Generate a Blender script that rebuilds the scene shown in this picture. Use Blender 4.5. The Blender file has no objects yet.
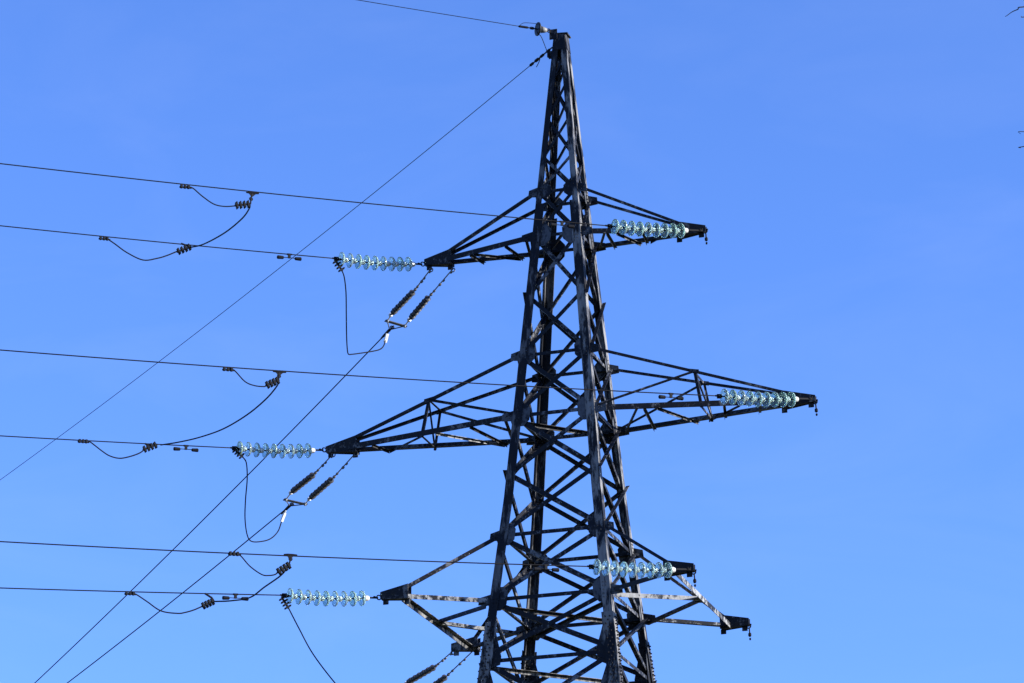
import bpy, bmesh, math, random, json
from mathutils import Vector, Matrix
V = Vector
R = math.radians
random.seed(7)
scene = bpy.context.scene
COL = scene.collection

# ------------------------------------------------------------------ camera
cd = bpy.data.cameras.new('camera'); cam = bpy.data.objects.new('camera', cd); COL.objects.link(cam)
_r = V((0.95189277, 0.30636955, -0.00615317)); _u = V((0.10753253, -0.31516664, 0.94292457)); _f = V((-0.2869441, 0.89822474, 0.33294953))
cam.matrix_world = Matrix(((_r.x, _u.x, -_f.x, 19.177), (_r.y, _u.y, -_f.y, -63.626), (_r.z, _u.z, -_f.z, 1.604), (0, 0, 0, 1)))
cd.sensor_width = 36; cd.lens = 119.69; cd.clip_start = .1; cd.clip_end = 8000
scene.camera = cam

# ------------------------------------------------------------------ sky, sun, exposure
SUN_EL, SUN_AZ = 19, 4            # azimuth measured from +X towards +Y
SKY_STRENGTH, SUN_STRENGTH = .115, 4.9
w = bpy.data.worlds.new("World"); scene.world = w; w.use_nodes = True
nt = w.node_tree; nt.nodes.clear()
out = nt.nodes.new('ShaderNodeOutputWorld'); bg = nt.nodes.new('ShaderNodeBackground'); sky = nt.nodes.new('ShaderNodeTexSky')
sky.sky_type = 'NISHITA'; sky.sun_disc = False
sky.sun_elevation = R(SUN_EL); sky.sun_rotation = R(90 - SUN_AZ)
sky.altitude = 0; sky.air_density = 1.0; sky.dust_density = .0; sky.ozone_density = 6.0
bg.inputs['Strength'].default_value = SKY_STRENGTH
tint = nt.nodes.new('ShaderNodeMixRGB'); tint.blend_type = 'MULTIPLY'; tint.inputs[0].default_value = 1; tint.inputs[2].default_value = (.735, .772, 1.07, 1)   # deep clear blue, cool white balance
nt.links.new(sky.outputs[0], tint.inputs[1])
# very thin, uneven high cirrus veil (by direction)
tcw = nt.nodes.new('ShaderNodeTexCoord'); mpw = nt.nodes.new('ShaderNodeMapping'); mpw.inputs['Scale'].default_value = (5, 9, 16); mpw.inputs['Rotation'].default_value = (.3, .5, .2)
nzw = nt.nodes.new('ShaderNodeTexNoise'); nzw.inputs['Scale'].default_value = 1.6; nzw.inputs['Detail'].default_value = 6; nzw.inputs['Roughness'].default_value = .55; nzw.inputs['Distortion'].default_value = .6
crw = nt.nodes.new('ShaderNodeValToRGB'); crw.color_ramp.elements[0].position = .46; crw.color_ramp.elements[1].position = .85
crw.color_ramp.elements[0].color = (0, 0, 0, 1); crw.color_ramp.elements[1].color = (.035, .035, .035, 1)
veil = nt.nodes.new('ShaderNodeMixRGB'); veil.inputs[2].default_value = (5.2, 5.4, 5.8, 1)
for a_, b_ in ((tcw.outputs['Generated'], mpw.inputs[0]), (mpw.outputs[0], nzw.inputs['Vector']), (nzw.outputs['Fac'], crw.inputs[0]), (crw.outputs[0], veil.inputs[0]), (tint.outputs[0], veil.inputs[1]), (veil.outputs[0], bg.inputs[0])): nt.links.new(a_, b_); nt.links.new(bg.outputs[0], out.inputs[0])
sl = bpy.data.lights.new('sun', 'SUN'); sl.energy = SUN_STRENGTH; sl.angle = R(.5); sl.color = (1, .96, .90)
so = bpy.data.objects.new('sun', sl); COL.objects.link(so); so.location = (60, 0, 60)
sd = V((math.cos(R(SUN_EL)) * math.cos(R(SUN_AZ)), math.cos(R(SUN_EL)) * math.sin(R(SUN_AZ)), math.sin(R(SUN_EL))))
so.rotation_euler = sd.to_track_quat('Z', 'Y').to_euler()
scene.view_settings.view_transform = 'Standard'; scene.view_settings.look = 'None'
scene.view_settings.exposure = 1.35; scene.view_settings.gamma = 1; scene.view_settings.use_curve_mapping = False

# ------------------------------------------------------------------ materials
def mat(name):
    m = bpy.data.materials.new(name); m.use_nodes = True
    return m, m.node_tree, m.node_tree.nodes['Principled BSDF']

def plain(name, col, rough=.5, metal=0., spec=.5, var=.25, scale=20):
    m, t, p = mat(name); N, L = t.nodes.new, t.links.new
    tc = N('ShaderNodeTexCoord'); nz = N('ShaderNodeTexNoise'); nz.inputs['Scale'].default_value = scale; nz.inputs['Detail'].default_value = 4
    cr = N('ShaderNodeValToRGB'); c = V(col)
    cr.color_ramp.elements[0].position = .3; cr.color_ramp.elements[1].position = .7
    cr.color_ramp.elements[0].color = (*(c * (1 - var)), 1); cr.color_ramp.elements[1].color = (*(c * (1 + var)), 1)
    L(tc.outputs['Object'], nz.inputs['Vector']); L(nz.outputs['Fac'], cr.inputs[0]); L(cr.outputs[0], p.inputs['Base Color'])
    p.inputs['Roughness'].default_value = rough; p.inputs['Metallic'].default_value = metal; p.inputs['Specular IOR Level'].default_value = spec
    return m

def weathered(name, pale, dark, rust, amount, rough=.55, scale=5.0, streak=.8):
    """old paint: pale patches left on dark oxidised steel, streaked down the member, a little rust"""
    m, t, p = mat(name); N, L = t.nodes.new, t.links.new
    tc = N('ShaderNodeTexCoord'); mp = N('ShaderNodeMapping'); mp.inputs['Scale'].default_value = (1, 1, streak)
    L(tc.outputs['Object'], mp.inputs[0])
    n1 = N('ShaderNodeTexNoise'); n1.inputs['Scale'].default_value = scale; n1.inputs['Detail'].default_value = 7; n1.inputs['Roughness'].default_value = .72
    n2 = N('ShaderNodeTexNoise'); n2.inputs['Scale'].default_value = 1.1; n2.inputs['Detail'].default_value = 3
    n3 = N('ShaderNodeTexNoise'); n3.inputs['Scale'].default_value = 14; n3.inputs['Detail'].default_value = 5
    L(mp.outputs[0], n1.inputs['Vector']); L(tc.outputs['Object'], n2.inputs['Vector']); L(mp.outputs[0], n3.inputs['Vector'])
    ad = N('ShaderNodeMath'); ad.operation = 'MULTIPLY_ADD'; L(n2.outputs['Fac'], ad.inputs[0]); ad.inputs[1].default_value = .6; L(n1.outputs['Fac'], ad.inputs[2])
    cr = N('ShaderNodeValToRGB'); e = cr.color_ramp.elements
    th = .92 - .30 * amount
    e[0].position = max(0, th - .055); e[1].position = min(1, th + .045); e[0].color = (0, 0, 0, 1); e[1].color = (1, 1, 1, 1)
    L(ad.outputs[0], cr.inputs[0])
    rr = N('ShaderNodeValToRGB'); rr.color_ramp.elements[0].position = .45; rr.color_ramp.elements[1].position = .68
    rr.color_ramp.elements[0].color = (*dark, 1); rr.color_ramp.elements[1].color = (*rust, 1)
    L(n3.outputs['Fac'], rr.inputs[0])
    pr = N('ShaderNodeValToRGB'); pr.color_ramp.elements[0].color = (*(V(pale) * .65), 1); pr.color_ramp.elements[1].color = (*pale, 1)
    pr.color_ramp.elements[0].position = .3; pr.color_ramp.elements[1].position = .6
    L(n3.outputs['Fac'], pr.inputs[0])
    mx = N('ShaderNodeMixRGB'); L(cr.outputs[0], mx.inputs[0]); L(rr.outputs[0], mx.inputs[1]); L(pr.outputs[0], mx.inputs[2])
    L(mx.outputs[0], p.inputs['Base Color']); p.inputs['Roughness'].default_value = rough; p.inputs['Specular IOR Level'].default_value = .14
    bp = N('ShaderNodeBump'); bp.inputs['Strength'].default_value = .25; bp.inputs['Distance'].default_value = .004; L(n3.outputs['Fac'], bp.inputs['Height']); L(bp.outputs[0], p.inputs['Normal'])
    return m

DARK = (.006, .0075, .012); RUST = (.013, .0115, .0115)
M = dict(
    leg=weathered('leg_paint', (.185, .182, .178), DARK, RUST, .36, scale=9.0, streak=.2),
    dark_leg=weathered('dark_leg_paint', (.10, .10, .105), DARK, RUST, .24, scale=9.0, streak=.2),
    brace=weathered('brace_paint', (.14, .143, .15), DARK, RUST, .07, scale=11.0),
    arm=weathered('arm_paint', (.13, .13, .135), DARK, RUST, .06, scale=9.0),
    pale=weathered('sunlit_arm_paint', (.25, .254, .256), DARK, RUST, .38, scale=10.0),  # lighter copy of the arm paint, sunlight put into its patch colour
    plate=weathered('plate_paint', (.075, .08, .09), DARK, RUST, .40),
    bolt=plain('bolt_steel', (.015, .015, .018), .6, .0, .2),
    wire=plain('wire_aluminium', (.006, .006, .008), .65, 0, .08),
    fitting=plain('galvanised_fitting', (.005, .0055, .008), .6, .0, .08),
    zinc=plain('zinc_cap', (.46, .46, .45), .38, .1, .5),
    polymer=plain('shed_glaze', (.028, .028, .031), .3, 0, .45, .1),
    link=plain('galvanised_link', (.10, .10, .105), .4, .2, .4),
    neck=plain('cement_neck', (.15, .148, .145), .6),
    bark=plain('twig_bark', (.05, .04, .035), .8, 0, .2),
)
def glass(c0, c1, tr):
    m, t, p = mat('toughened_glass'); N, L = t.nodes.new, t.links.new
    tc = N('ShaderNodeTexCoord'); nz = N('ShaderNodeTexNoise'); nz.inputs['Scale'].default_value = 9
    cr = N('ShaderNodeValToRGB'); cr.color_ramp.elements[0].color = (*c0, 1); cr.color_ramp.elements[1].color = (*c1, 1)
    L(tc.outputs['Object'], nz.inputs['Vector']); L(nz.outputs['Fac'], cr.inputs[0]); L(cr.outputs[0], p.inputs['Base Color'])
    p.inputs['Transmission Weight'].default_value = tr; p.inputs['IOR'].default_value = 1.42; p.inputs['Roughness'].default_value = .06
    return m
GLASS = [glass((.52, .74, .69), (.67, .86, .81), .85), glass((.47, .70, .63), (.62, .82, .75), .82), glass((.58, .78, .74), (.73, .89, .85), .88), glass((.40, .57, .50), (.54, .70, .62), .80)]
def grass():
    m, t, p = mat('meadow'); N, L = t.nodes.new, t.links.new
    tc = N('ShaderNodeTexCoord'); nz = N('ShaderNodeTexNoise'); nz.inputs['Scale'].default_value = .25; nz.inputs['Detail'].default_value = 9
    cr = N('ShaderNodeValToRGB'); cr.color_ramp.elements[0].position = .35; cr.color_ramp.elements[1].position = .65
    cr.color_ramp.elements[0].color = (.035, .05, .018, 1); cr.color_ramp.elements[1].color = (.10, .09, .045, 1)
    L(tc.outputs['Object'], nz.inputs['Vector']); L(nz.outputs['Fac'], cr.inputs[0]); L(cr.outputs[0], p.inputs['Base Color']); p.inputs['Roughness'].default_value = .95
    return m
M['grass'] = grass()

# ------------------------------------------------------------------ mesh helpers
def obj(name, bm, m, parent=None, smooth=False):
    bmesh.ops.recalc_face_normals(bm, faces=bm.faces)
    me = bpy.data.meshes.new(name); bm.to_mesh(me); bm.free(); me.materials.append(m)
    if smooth: me.polygons.foreach_set('use_smooth', [True] * len(me.polygons))
    o = bpy.data.objects.new(name, me); COL.objects.link(o)
    if parent: o.parent = parent
    return o
def tag(o, label, cat, group=None):
    o['label'] = label; o['category'] = cat
    if group: o['group'] = group
    return o
def thing(name, label, cat, group=None, loc=(0, 0, 0)):
    o = bpy.data.objects.new(name, None); COL.objects.link(o); o.empty_display_size = .2; o.location = loc
    return tag(o, label, cat, group)
def new(): return bmesh.new()
def extrude_profile(bm, pts2, p0, p1, e1, e2, s1=1.0):
    v0 = [bm.verts.new(p0 + e1 * a + e2 * b) for a, b in pts2]
    v1 = [bm.verts.new(p1 + e1 * a * s1 + e2 * b * s1) for a, b in pts2]
    n = len(pts2)
    for i in range(n): bm.faces.new((v0[i], v0[(i + 1) % n], v1[(i + 1) % n], v1[i]))
    bm.faces.new(v0[::-1]); bm.faces.new(v1)
def angle(bm, p0, p1, nrm, size, t=.009, depth=0., side=1, flip=1):
    """L-section: one flange in the plane with normal nrm (at offset depth along nrm), the other pointing along side*nrm"""
    p0, p1 = V(p0), V(p1); a = (p1 - p0).normalized(); n = V(nrm); n = (n - a * n.dot(a)).normalized(); e1 = n.cross(a) * flip
    h = size / 2; s = side
    prof = [(-h, 0), (h, 0), (h, s * size * .9), (h - t, s * size * .9), (h - t, s * t), (-h, s * t)]
    extrude_profile(bm, prof, p0 + n * depth, p1 + n * depth, e1, n)
def box(bm, c, ax, ay, az):
    c, ax, ay, az = V(c), V(ax), V(ay), V(az)
    vs = [bm.verts.new(c + ax * i + ay * j + az * k) for i in (-1, 1) for j in (-1, 1) for k in (-1, 1)]
    for f in ((0, 1, 3, 2), (4, 6, 7, 5), (0, 4, 5, 1), (2, 3, 7, 6), (0, 2, 6, 4), (1, 5, 7, 3)): bm.faces.new([vs[i] for i in f])
def plate(bm, poly, nrm, t):
    n = V(nrm).normalized() * (t / 2)
    a = [bm.verts.new(V(p) - n) for p in poly]; b = [bm.verts.new(V(p) + n) for p in poly]; k = len(poly)
    for i in range(k): bm.faces.new((a[i], a[(i + 1) % k], b[(i + 1) % k], b[i]))
    bm.faces.new(a[::-1]); bm.faces.new(b)
def frame(a):
    a = V(a).normalized(); x = a.cross(V((0, 0, 1)) if abs(a.z) < .95 else V((1, 0, 0))).normalized(); return a, x, a.cross(x)
def lathe(bm, c, axis, prof, seg=24, caps=True):
    a, x, y = frame(axis); c = V(c); rings = []
    for d, r in prof:
        rings.append([bm.verts.new(c + a * d + (x * math.cos(k * math.tau / seg) + y * math.sin(k * math.tau / seg)) * max(r, 1e-4)) for k in range(seg)])
    for q, s in zip(rings, rings[1:]):
        for k in range(seg): bm.faces.new((q[k], q[(k + 1) % seg], s[(k + 1) % seg], s[k]))
    if caps: bm.faces.new(rings[0][::-1]); bm.faces.new(rings[-1])
def rod(bm, p0, p1, r, seg=10):
    p0, p1 = V(p0), V(p1); lathe(bm, p0, p1 - p0, [(0, r), ((p1 - p0).length, r)], seg)
def bolt(bm, p, n, r=.014, h=.02, seg=6):
    lathe(bm, p, n, [(-.004, r), (h, r)], seg)
def smooth_path(pts, n=6):
    P = [V(p) for p in pts]; out = []
    for i in range(len(P) - 1):
        a = P[i - 1] if i else P[0] * 2 - P[1]; b, c = P[i], P[i + 1]; d = P[i + 2] if i + 2 < len(P) else P[-1] * 2 - P[-2]
        for k in range(n):
            t = k / n
            out.append(.5 * ((2 * b) + (c - a) * t + (2 * a - 5 * b + 4 * c - d) * t * t + (3 * b - a - 3 * c + d) * t ** 3))
    return out + [P[-1]]
def tube(bm, pts, r, seg=8, r1=None):
    pts = [V(p) for p in pts]; n = len(pts); rings = []; x = None
    for i, p in enumerate(pts):
        t = (pts[min(i + 1, n - 1)] - pts[max(i - 1, 0)]).normalized()
        if x is None: _, x, _ = frame(t)
        x = (x - t * x.dot(t)).normalized(); y = t.cross(x); rr = r if r1 is None else r + (r1 - r) * i / (n - 1)
        rings.append([bm.verts.new(p + (x * math.cos(k * math.tau / seg) + y * math.sin(k * math.tau / seg)) * rr) for k in range(seg)])
    for q, s in zip(rings, rings[1:]):
        for k in range(seg): bm.faces.new((q[k], q[(k + 1) % seg], s[(k + 1) % seg], s[k]))
    bm.faces.new(rings[0][::-1]); bm.faces.new(rings[-1])
def torus(bm, c, n, R1, r, seg=14, m=6, sx=1.0):
    a, x, y = frame(n); c = V(c); rings = []
    for i in range(seg):
        th = i * math.tau / seg; d = x * math.cos(th) * sx + y * math.sin(th); dn = (x * math.cos(th) + y * math.sin(th)).normalized()
        rings.append([bm.verts.new(c + d * R1 + dn * r * math.cos(k * math.tau / m) + a * r * math.sin(k * math.tau / m)) for k in range(m)])
    for i in range(seg):
        q, s = rings[i], rings[(i + 1) % seg]
        for k in range(m): bm.faces.new((q[k], q[(k + 1) % m], s[(k + 1) % m], s[k]))

# ------------------------------------------------------------------ ground
bm = new(); S, NG = 4000, 80
vs = [[bm.verts.new(((i / NG * 2 - 1) ** 3 * S, (j / NG * 2 - 1) ** 3 * S, random.uniform(-.06, .06) - .02)) for j in range(NG + 1)] for i in range(NG + 1)]
for i in range(NG):
    for j in range(NG): bm.faces.new((vs[i][j], vs[i + 1][j], vs[i + 1][j + 1], vs[i][j + 1]))
g = obj('ground', bm, M['grass'], smooth=True); g['kind'] = 'structure'; g['label'] = 'open meadow below the power line'

# ------------------------------------------------------------------ the tower
H = 23.27
W0, TAPER = .8346 + .032, .08516
def hw(z): return W0 - TAPER * (z - H) + max(0, 21.5 - z) * .022      # the legs splay a little more below the middle crossarm
LV = {0: 31.97, 1: 28.286, 2: 27.27, 3: 24.596, 4: 23.27, 5: 20.692, 6: 19.335, 7: 18.069}
tower = thing('transmission_tower', 'tall dark lattice steel power line tower with six crossarms and peeling grey paint', 'power tower')
CORNERS = dict(A=(-1, -1), B=(-1, 1), C=(1, -1), D=(1, 1))
def corner(k, z, inset=0.):
    sx, sy = CORNERS[k]; q = hw(z) - inset; return V((sx * q, sy * q, z))
def leg_piece(bm, k, z0, z1, s, t):
    sx, sy = CORNERS[k]
    prof = [(0, 0), (-sx * s, 0), (-sx * s, -sy * t), (-sx * t, -sy * t), (-sx * t, -sy * s), (0, -sy * s)]
    extrude_profile(bm, prof, corner(k, z0), corner(k, z1), V((1, 0, 0)), V((0, 1, 0)))
Z_SPL = 18.86
legs = {}
for k in CORNERS:
    bm = new()
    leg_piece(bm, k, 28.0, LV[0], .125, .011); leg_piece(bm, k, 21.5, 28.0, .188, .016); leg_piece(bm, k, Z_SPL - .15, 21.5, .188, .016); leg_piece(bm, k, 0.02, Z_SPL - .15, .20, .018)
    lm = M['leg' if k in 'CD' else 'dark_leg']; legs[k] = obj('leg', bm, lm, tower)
    # bolted splice angle, proud of the leg, from below the bottom crossarm out of the picture
    sx, sy = CORNERS[k]
    bm = new(); t = .014; s = .225
    z0, z1 = 16.9, Z_SPL
    e = .004
    prof = [(sx * (t + e), sy * (t + e)), (-sx * s, sy * (t + e)), (-sx * s, sy * e), (sx * e, sy * e), (sx * e, -sy * s), (sx * (t + e), -sy * s)]
    extrude_profile(bm, prof, corner(k, z0), corner(k, z1), V((1, 0, 0)), V((0, 1, 0)))
    sp = obj('splice_plate', bm, M['leg'], legs[k])
    bm = new(); z = z0 + .06; i = 0
    while z < z1 - .03:
        for off in ((-.055, -.15) if i % 2 == 0 else (-.10,)):
            c = corner(k, z)
            bolt(bm, c + V((sx * off, sy * (t + e), 0)), (0, sy, 0), .015, .038)
            bolt(bm, c + V((sx * (t + e), sy * off, 0)), (sx, 0, 0), .015, .038)
            # nuts on the threaded ends inside
            bolt(bm, c + V((sx * off, -sy * .017, 0)), (0, -sy, 0), .013, .05); bolt(bm, c + V((-sx * .017, sy * off, 0)), (-sx, 0, 0), .013, .05)
        z += .075; i += 1
    ob = obj('bolt_rows', bm, M['bolt'], legs[k]); ob['kind'] = 'stuff'

# faces: corner pair, outward normal, inward direction along face from first corner
FACES = [('A', 'C', V((0, -1, 0))), ('B', 'D', V((0, 1, 0))), ('A', 'B', V((-1, 0, 0))), ('C', 'D', V((1, 0, 0)))]
def fpt(k, other, z, inset=.075):
    a, b = corner(k, z), corner(other, z); return a + (b - a).normalized() * inset
def face_normal(n): return (n + V((0, 0, TAPER))).normalized()
# panels of X bracing (lower z, upper z, bar size, offset of the ends from the node)
PAN = []
top = [27.27, 28.286, 29.02, 29.86, 30.52, 31.05, 31.50]
zA, zM1, zM2 = LV[1], (LV[2] + LV[3]) / 2 - .02, (LV[4] + LV[5]) / 2 + .02
PAN += [(LV[1], 29.09, .062), (29.09, 29.97, .06), (29.97, 30.82, .055), (30.82, 31.5, .05)]
PAN += [(LV[2], LV[1], .07), (zM1, LV[2], .085), (LV[3], zM1, .085), (LV[4], LV[3], .09), (zM2, LV[4], .095), (LV[5], zM2, .095), (LV[6], LV[5], .095), (LV[7], LV[6], .095), (16.4, LV[7], .10)]
NODES = {round(LV[i], 3) for i in range(1, 8)}
nb = 0
for zl, zu, s in PAN:
    for ka, kb, n in FACES:
        nn = face_normal(n)
        for first in (0, 1):
            a, b = (ka, kb) if first == 0 else (kb, ka)
            dl = .07 if round(zl, 3) in NODES else .0; du = -.07 if round(zu, 3) in NODES else .0
            p0, p1 = fpt(a, b, zl + dl, .10 if dl else .06), fpt(b, a, zu + du, .10 if du else .06)
            d = (p1 - p0).normalized()
            side_face = abs(n.x) > .5; outer = side_face and (first == 0) == (n.x > 0) and zu < LV[1] + .1
            if outer:
                if zl in (zM1, zM2): p0 = p0 - d * (.17 if n.x > 0 else .09)
                if zu in (zM1, zM2): p1 = p1 + d * (.17 if n.x > 0 else .09)
            bm = new()
            if outer: angle(bm, p0, p1, nn, s, depth=.002, side=1)
            else: angle(bm, p0, p1, nn, s, depth=-.031 if first == 0 else -.047, side=-1)
            obj('diagonal_brace', bm, M['brace'], tower); nb += 1
# the panels below the picture, down to the footings
bm = new(); bms = new()
zs = [16.4, 14.2, 11.6, 8.6, 5.0, .5]
for zu, zl in zip(zs, zs[1:]):
    for ka, kb, n in FACES:
        nn = face_normal(n)
        for a, b, first in ((ka, kb, 0), (kb, ka, 1)):
            angle(bm, fpt(a, b, zl, .1), fpt(b, a, zu, .1), nn, .11, depth=-.031 if first == 0 else .002, side=-1 if first == 0 else 1)
        angle(bms, fpt(ka, kb, zu, .1), fpt(kb, ka, zu, .1), nn, .1, depth=-.043, side=-1)
o = obj('lower_bracing', bm, M['brace'], tower); o['kind'] = 'stuff'
o = obj('lower_struts', bms, M['brace'], tower); o['kind'] = 'stuff'
for k in CORNERS:
    c = corner(k, 0); bm = new(); box(bm, (c.x - CORNERS[k][0] * .08, c.y - CORNERS[k][1] * .08, -.12), (.35, 0, 0), (0, .35, 0), (0, 0, .24)); obj('footing', bm, plain('concrete', (.32, .31, .29), .9), tower)
# horizontal struts of each face and plan diagonals
for i in range(1, 8):
    z = LV[i] - (0 if i != 7 else .02)
    for ka, kb, n in FACES:
        if i == 2 and n.y == 0: pass
        bm = new(); angle(bm, fpt(ka, kb, z, .09), fpt(kb, ka, z, .09), face_normal(n), .072 if i < 4 else .08, depth=-.043, side=-1)
        obj('horizontal_strut', bm, M['brace'], tower)
for i, m in ((4, 'brace'), (6, 'brace'), (7, 'leg')):
    z = LV[i] - .10
    for a, b, dz in (('A', 'D', 0), ('B', 'C', -.1)):
        if i == 4 and a == 'B': continue
        if i == 7 and a == 'B': continue
        p0, p1 = corner(a, z + dz, .1), corner(b, z + dz, .1); bm = new(); angle(bm, p0, p1, (0, 0, 1), .085, depth=0, side=-1)
        obj('plan_brace', bm, M[m], tower)
# gusset plates at the nodes, both flanges of each leg; lugs outside for the arms
GS = {1: (.30, .34), 2: (.40, .50), 3: (.33, .44), 4: (.36, .50), 5: (.34, .46), 6: (.36, .50)}
for i, (wd, ht) in GS.items():
    for k in CORNERS:
        sx, sy = CORNERS[k]; z = LV[i]; bm = new(); bb = []
        # plate lying along the leg's X flange (front or back face), inside of the flange
        def P(dx, dz, dep=.0225):
            q = hw(z + dz); return V((sx * (q - dx), sy * (q - dep), z + dz))
        plate(bm, [P(.02, -ht / 2), P(wd * .7, -ht / 2), P(wd, -ht / 4), P(wd, ht / 4), P(wd * .7, ht / 2), P(.02, ht / 2)], (0, 1, 0), .010)
        def Q(dy, dz, dep=.0225):
            q = hw(z + dz); return V((sx * (q - dep), sy * (q - dy), z + dz))
        plate(bm, [Q(.03, -ht / 2), Q(wd * .6, -ht / 2), Q(wd * .85, -ht / 4), Q(wd * .85, ht / 4), Q(wd * .6, ht / 2), Q(.03, ht / 2)], (1, 0, 0), .010)
        # lug for the arm member, outside the leg
        s = .19 if i in (1, 3, 5) else .24
        plate(bm, [P(-s, -.075 - .02, .034), P(-s, .075 - .02, .034), P(.03, .12, .034), P(.12, .0, .034), P(.03, -.12, .034)], (0, 1, 0), .012)
        gp = obj('gusset_plate', bm, M['plate'], tower)
        bm = new()
        for dx in (.05, .11):
            for dz in (-.16, -.08, 0, .08, .16): 
                if random.random() < .55: bolt(bm, P(dx + .03, dz, 0), (0, sy, 0), .012, .016)
                if random.random() < .55: bolt(bm, Q(dx + .03, dz, 0), (sx, 0, 0), .012, .016)
        for dx, dz in ((-.14, 0), (-.08, .03), (-.08, -.04)): bolt(bm, P(dx, dz, .028), (0, sy, 0), .012, .02)
        ob = obj('bolts', bm, M['plate'], gp); ob['kind'] = 'stuff'
# gussets of the splices under the bottom arm
for k in CORNERS:
    sx, sy = CORNERS[k]; bm = new()
    def P(dx, z, dep=.0235): return V((sx * (hw(z) - dx), sy * (hw(z) - dep), z))
    def Q(dy, z, dep=.0235): return V((sx * (hw(z) - dep), sy * (hw(z) - dy), z))
    zt = LV[7] + .62
    plate(bm, [P(.04, zt), P(.20, zt), P(.40, LV[7] + .05), P(.40, LV[7] - .12), P(.19, LV[7] - .18), P(.04, LV[7] - .18)], (0, 1, 0), .011)
    plate(bm, [Q(.05, zt), Q(.20, zt), Q(.38, LV[7] + .05), Q(.38, LV[7] - .12), Q(.19, LV[7] - .18), Q(.05, LV[7] - .18)], (1, 0, 0), .011)
    zt = LV[7] - .22
    plate(bm, [P(.04, zt), P(.20, zt), P(.42, zt - .55), P(.42, zt - .8), P(.04, zt - .8)], (0, 1, 0), .011)
    plate(bm, [Q(.05, zt), Q(.20, zt), Q(.40, zt - .55), Q(.40, zt - .8), Q(.05, zt - .8)], (1, 0, 0), .011)
    obj('splice_gusset', bm, M['plate'], tower)
# peak: closed plates on the four sides, cap plate, ground wire lugs
bm = new()
for n in (V((0, -1, 0)), V((0, 1, 0)), V((-1, 0, 0)), V((1, 0, 0))):
    e = V((-n.y, n.x, 0)); zb, zt = 31.60, 31.96
    a, b = hw(zb) + .006, hw(zt) + .006
    plate(bm, [n * a - e * (a - .02) + V((0, 0, zb)), n * a + e * (a - .02) + V((0, 0, zb)), n * b + e * (b - .02) + V((0, 0, zt)), n * b - e * (b - .02) + V((0, 0, zt))], n, .008)
pk = obj('peak_plate', bm, M['dark_leg'], tower)
bm = new(); box(bm, (.015, 0, 31.988), (.165, 0, -.013), (0, .14, 0), (0, 0, .013)); obj('cap_plate', bm, M['arm'], tower)
bm = new(); box(bm, (-.13, -.152, 31.975), (.085, 0, 0), (0, .010, 0), (0, 0, .115)); box(bm, (-.09, -.12, 31.92), (.03, 0, 0), (0, .03, 0), (0, 0, .03)); obj('ground_wire_lug', bm, M['arm'], tower); bm = new(); box(bm, (-.17, -.115, 31.52), (.075, 0, 0), (0, .010, 0), (0, 0, .09)); obj('ground_wire_lug', bm, M['arm'], tower)

# ------------------------------------------------------------------ crossarms
def lerp(a, b, t): return V(a) + (V(b) - V(a)) * t
UP = V((0, 0, 1))
def tip_box(bm, base, d, length, h_out, h_in, w_out, w_in, top=.0):
    """two side plates converging on the tip plus a bottom web and end plate: a shoe open at the top"""
    d = V(d).normalized(); sdir = d.cross(UP).normalized(); tip = V(base)
    for s in (-1, 1):
        o0 = tip + sdir * s * w_out; o1 = tip - d * length + sdir * s * w_in
        plate(bm, [o0 + UP * (-h_out * .5), o0 + UP * h_out * .5, o1 + UP * (h_in * .62), o1 + UP * (-h_in * .38)], sdir, .012)
    a0, a1 = tip + UP * (-h_out * .42), tip - d * length + UP * (-h_in * .30)
    plate(bm, [a0 + sdir * (w_out - .009), a0 - sdir * (w_out - .009), a1 - sdir * (w_in - .009), a1 + sdir * (w_in - .009)], d.cross(sdir), .010)
    box(bm, tip - d * .012, d * .006, sdir * (w_out - .008), UP * h_out * .38)
    # lugs underneath for the line that turns away
    for q in (.10, length - .05):
        box(bm, tip - d * q + UP * (-h_out * .5 - (h_in * .38 - h_out * .5) * q / length - .045), d * .055, sdir * .011, UP * .05)
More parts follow.
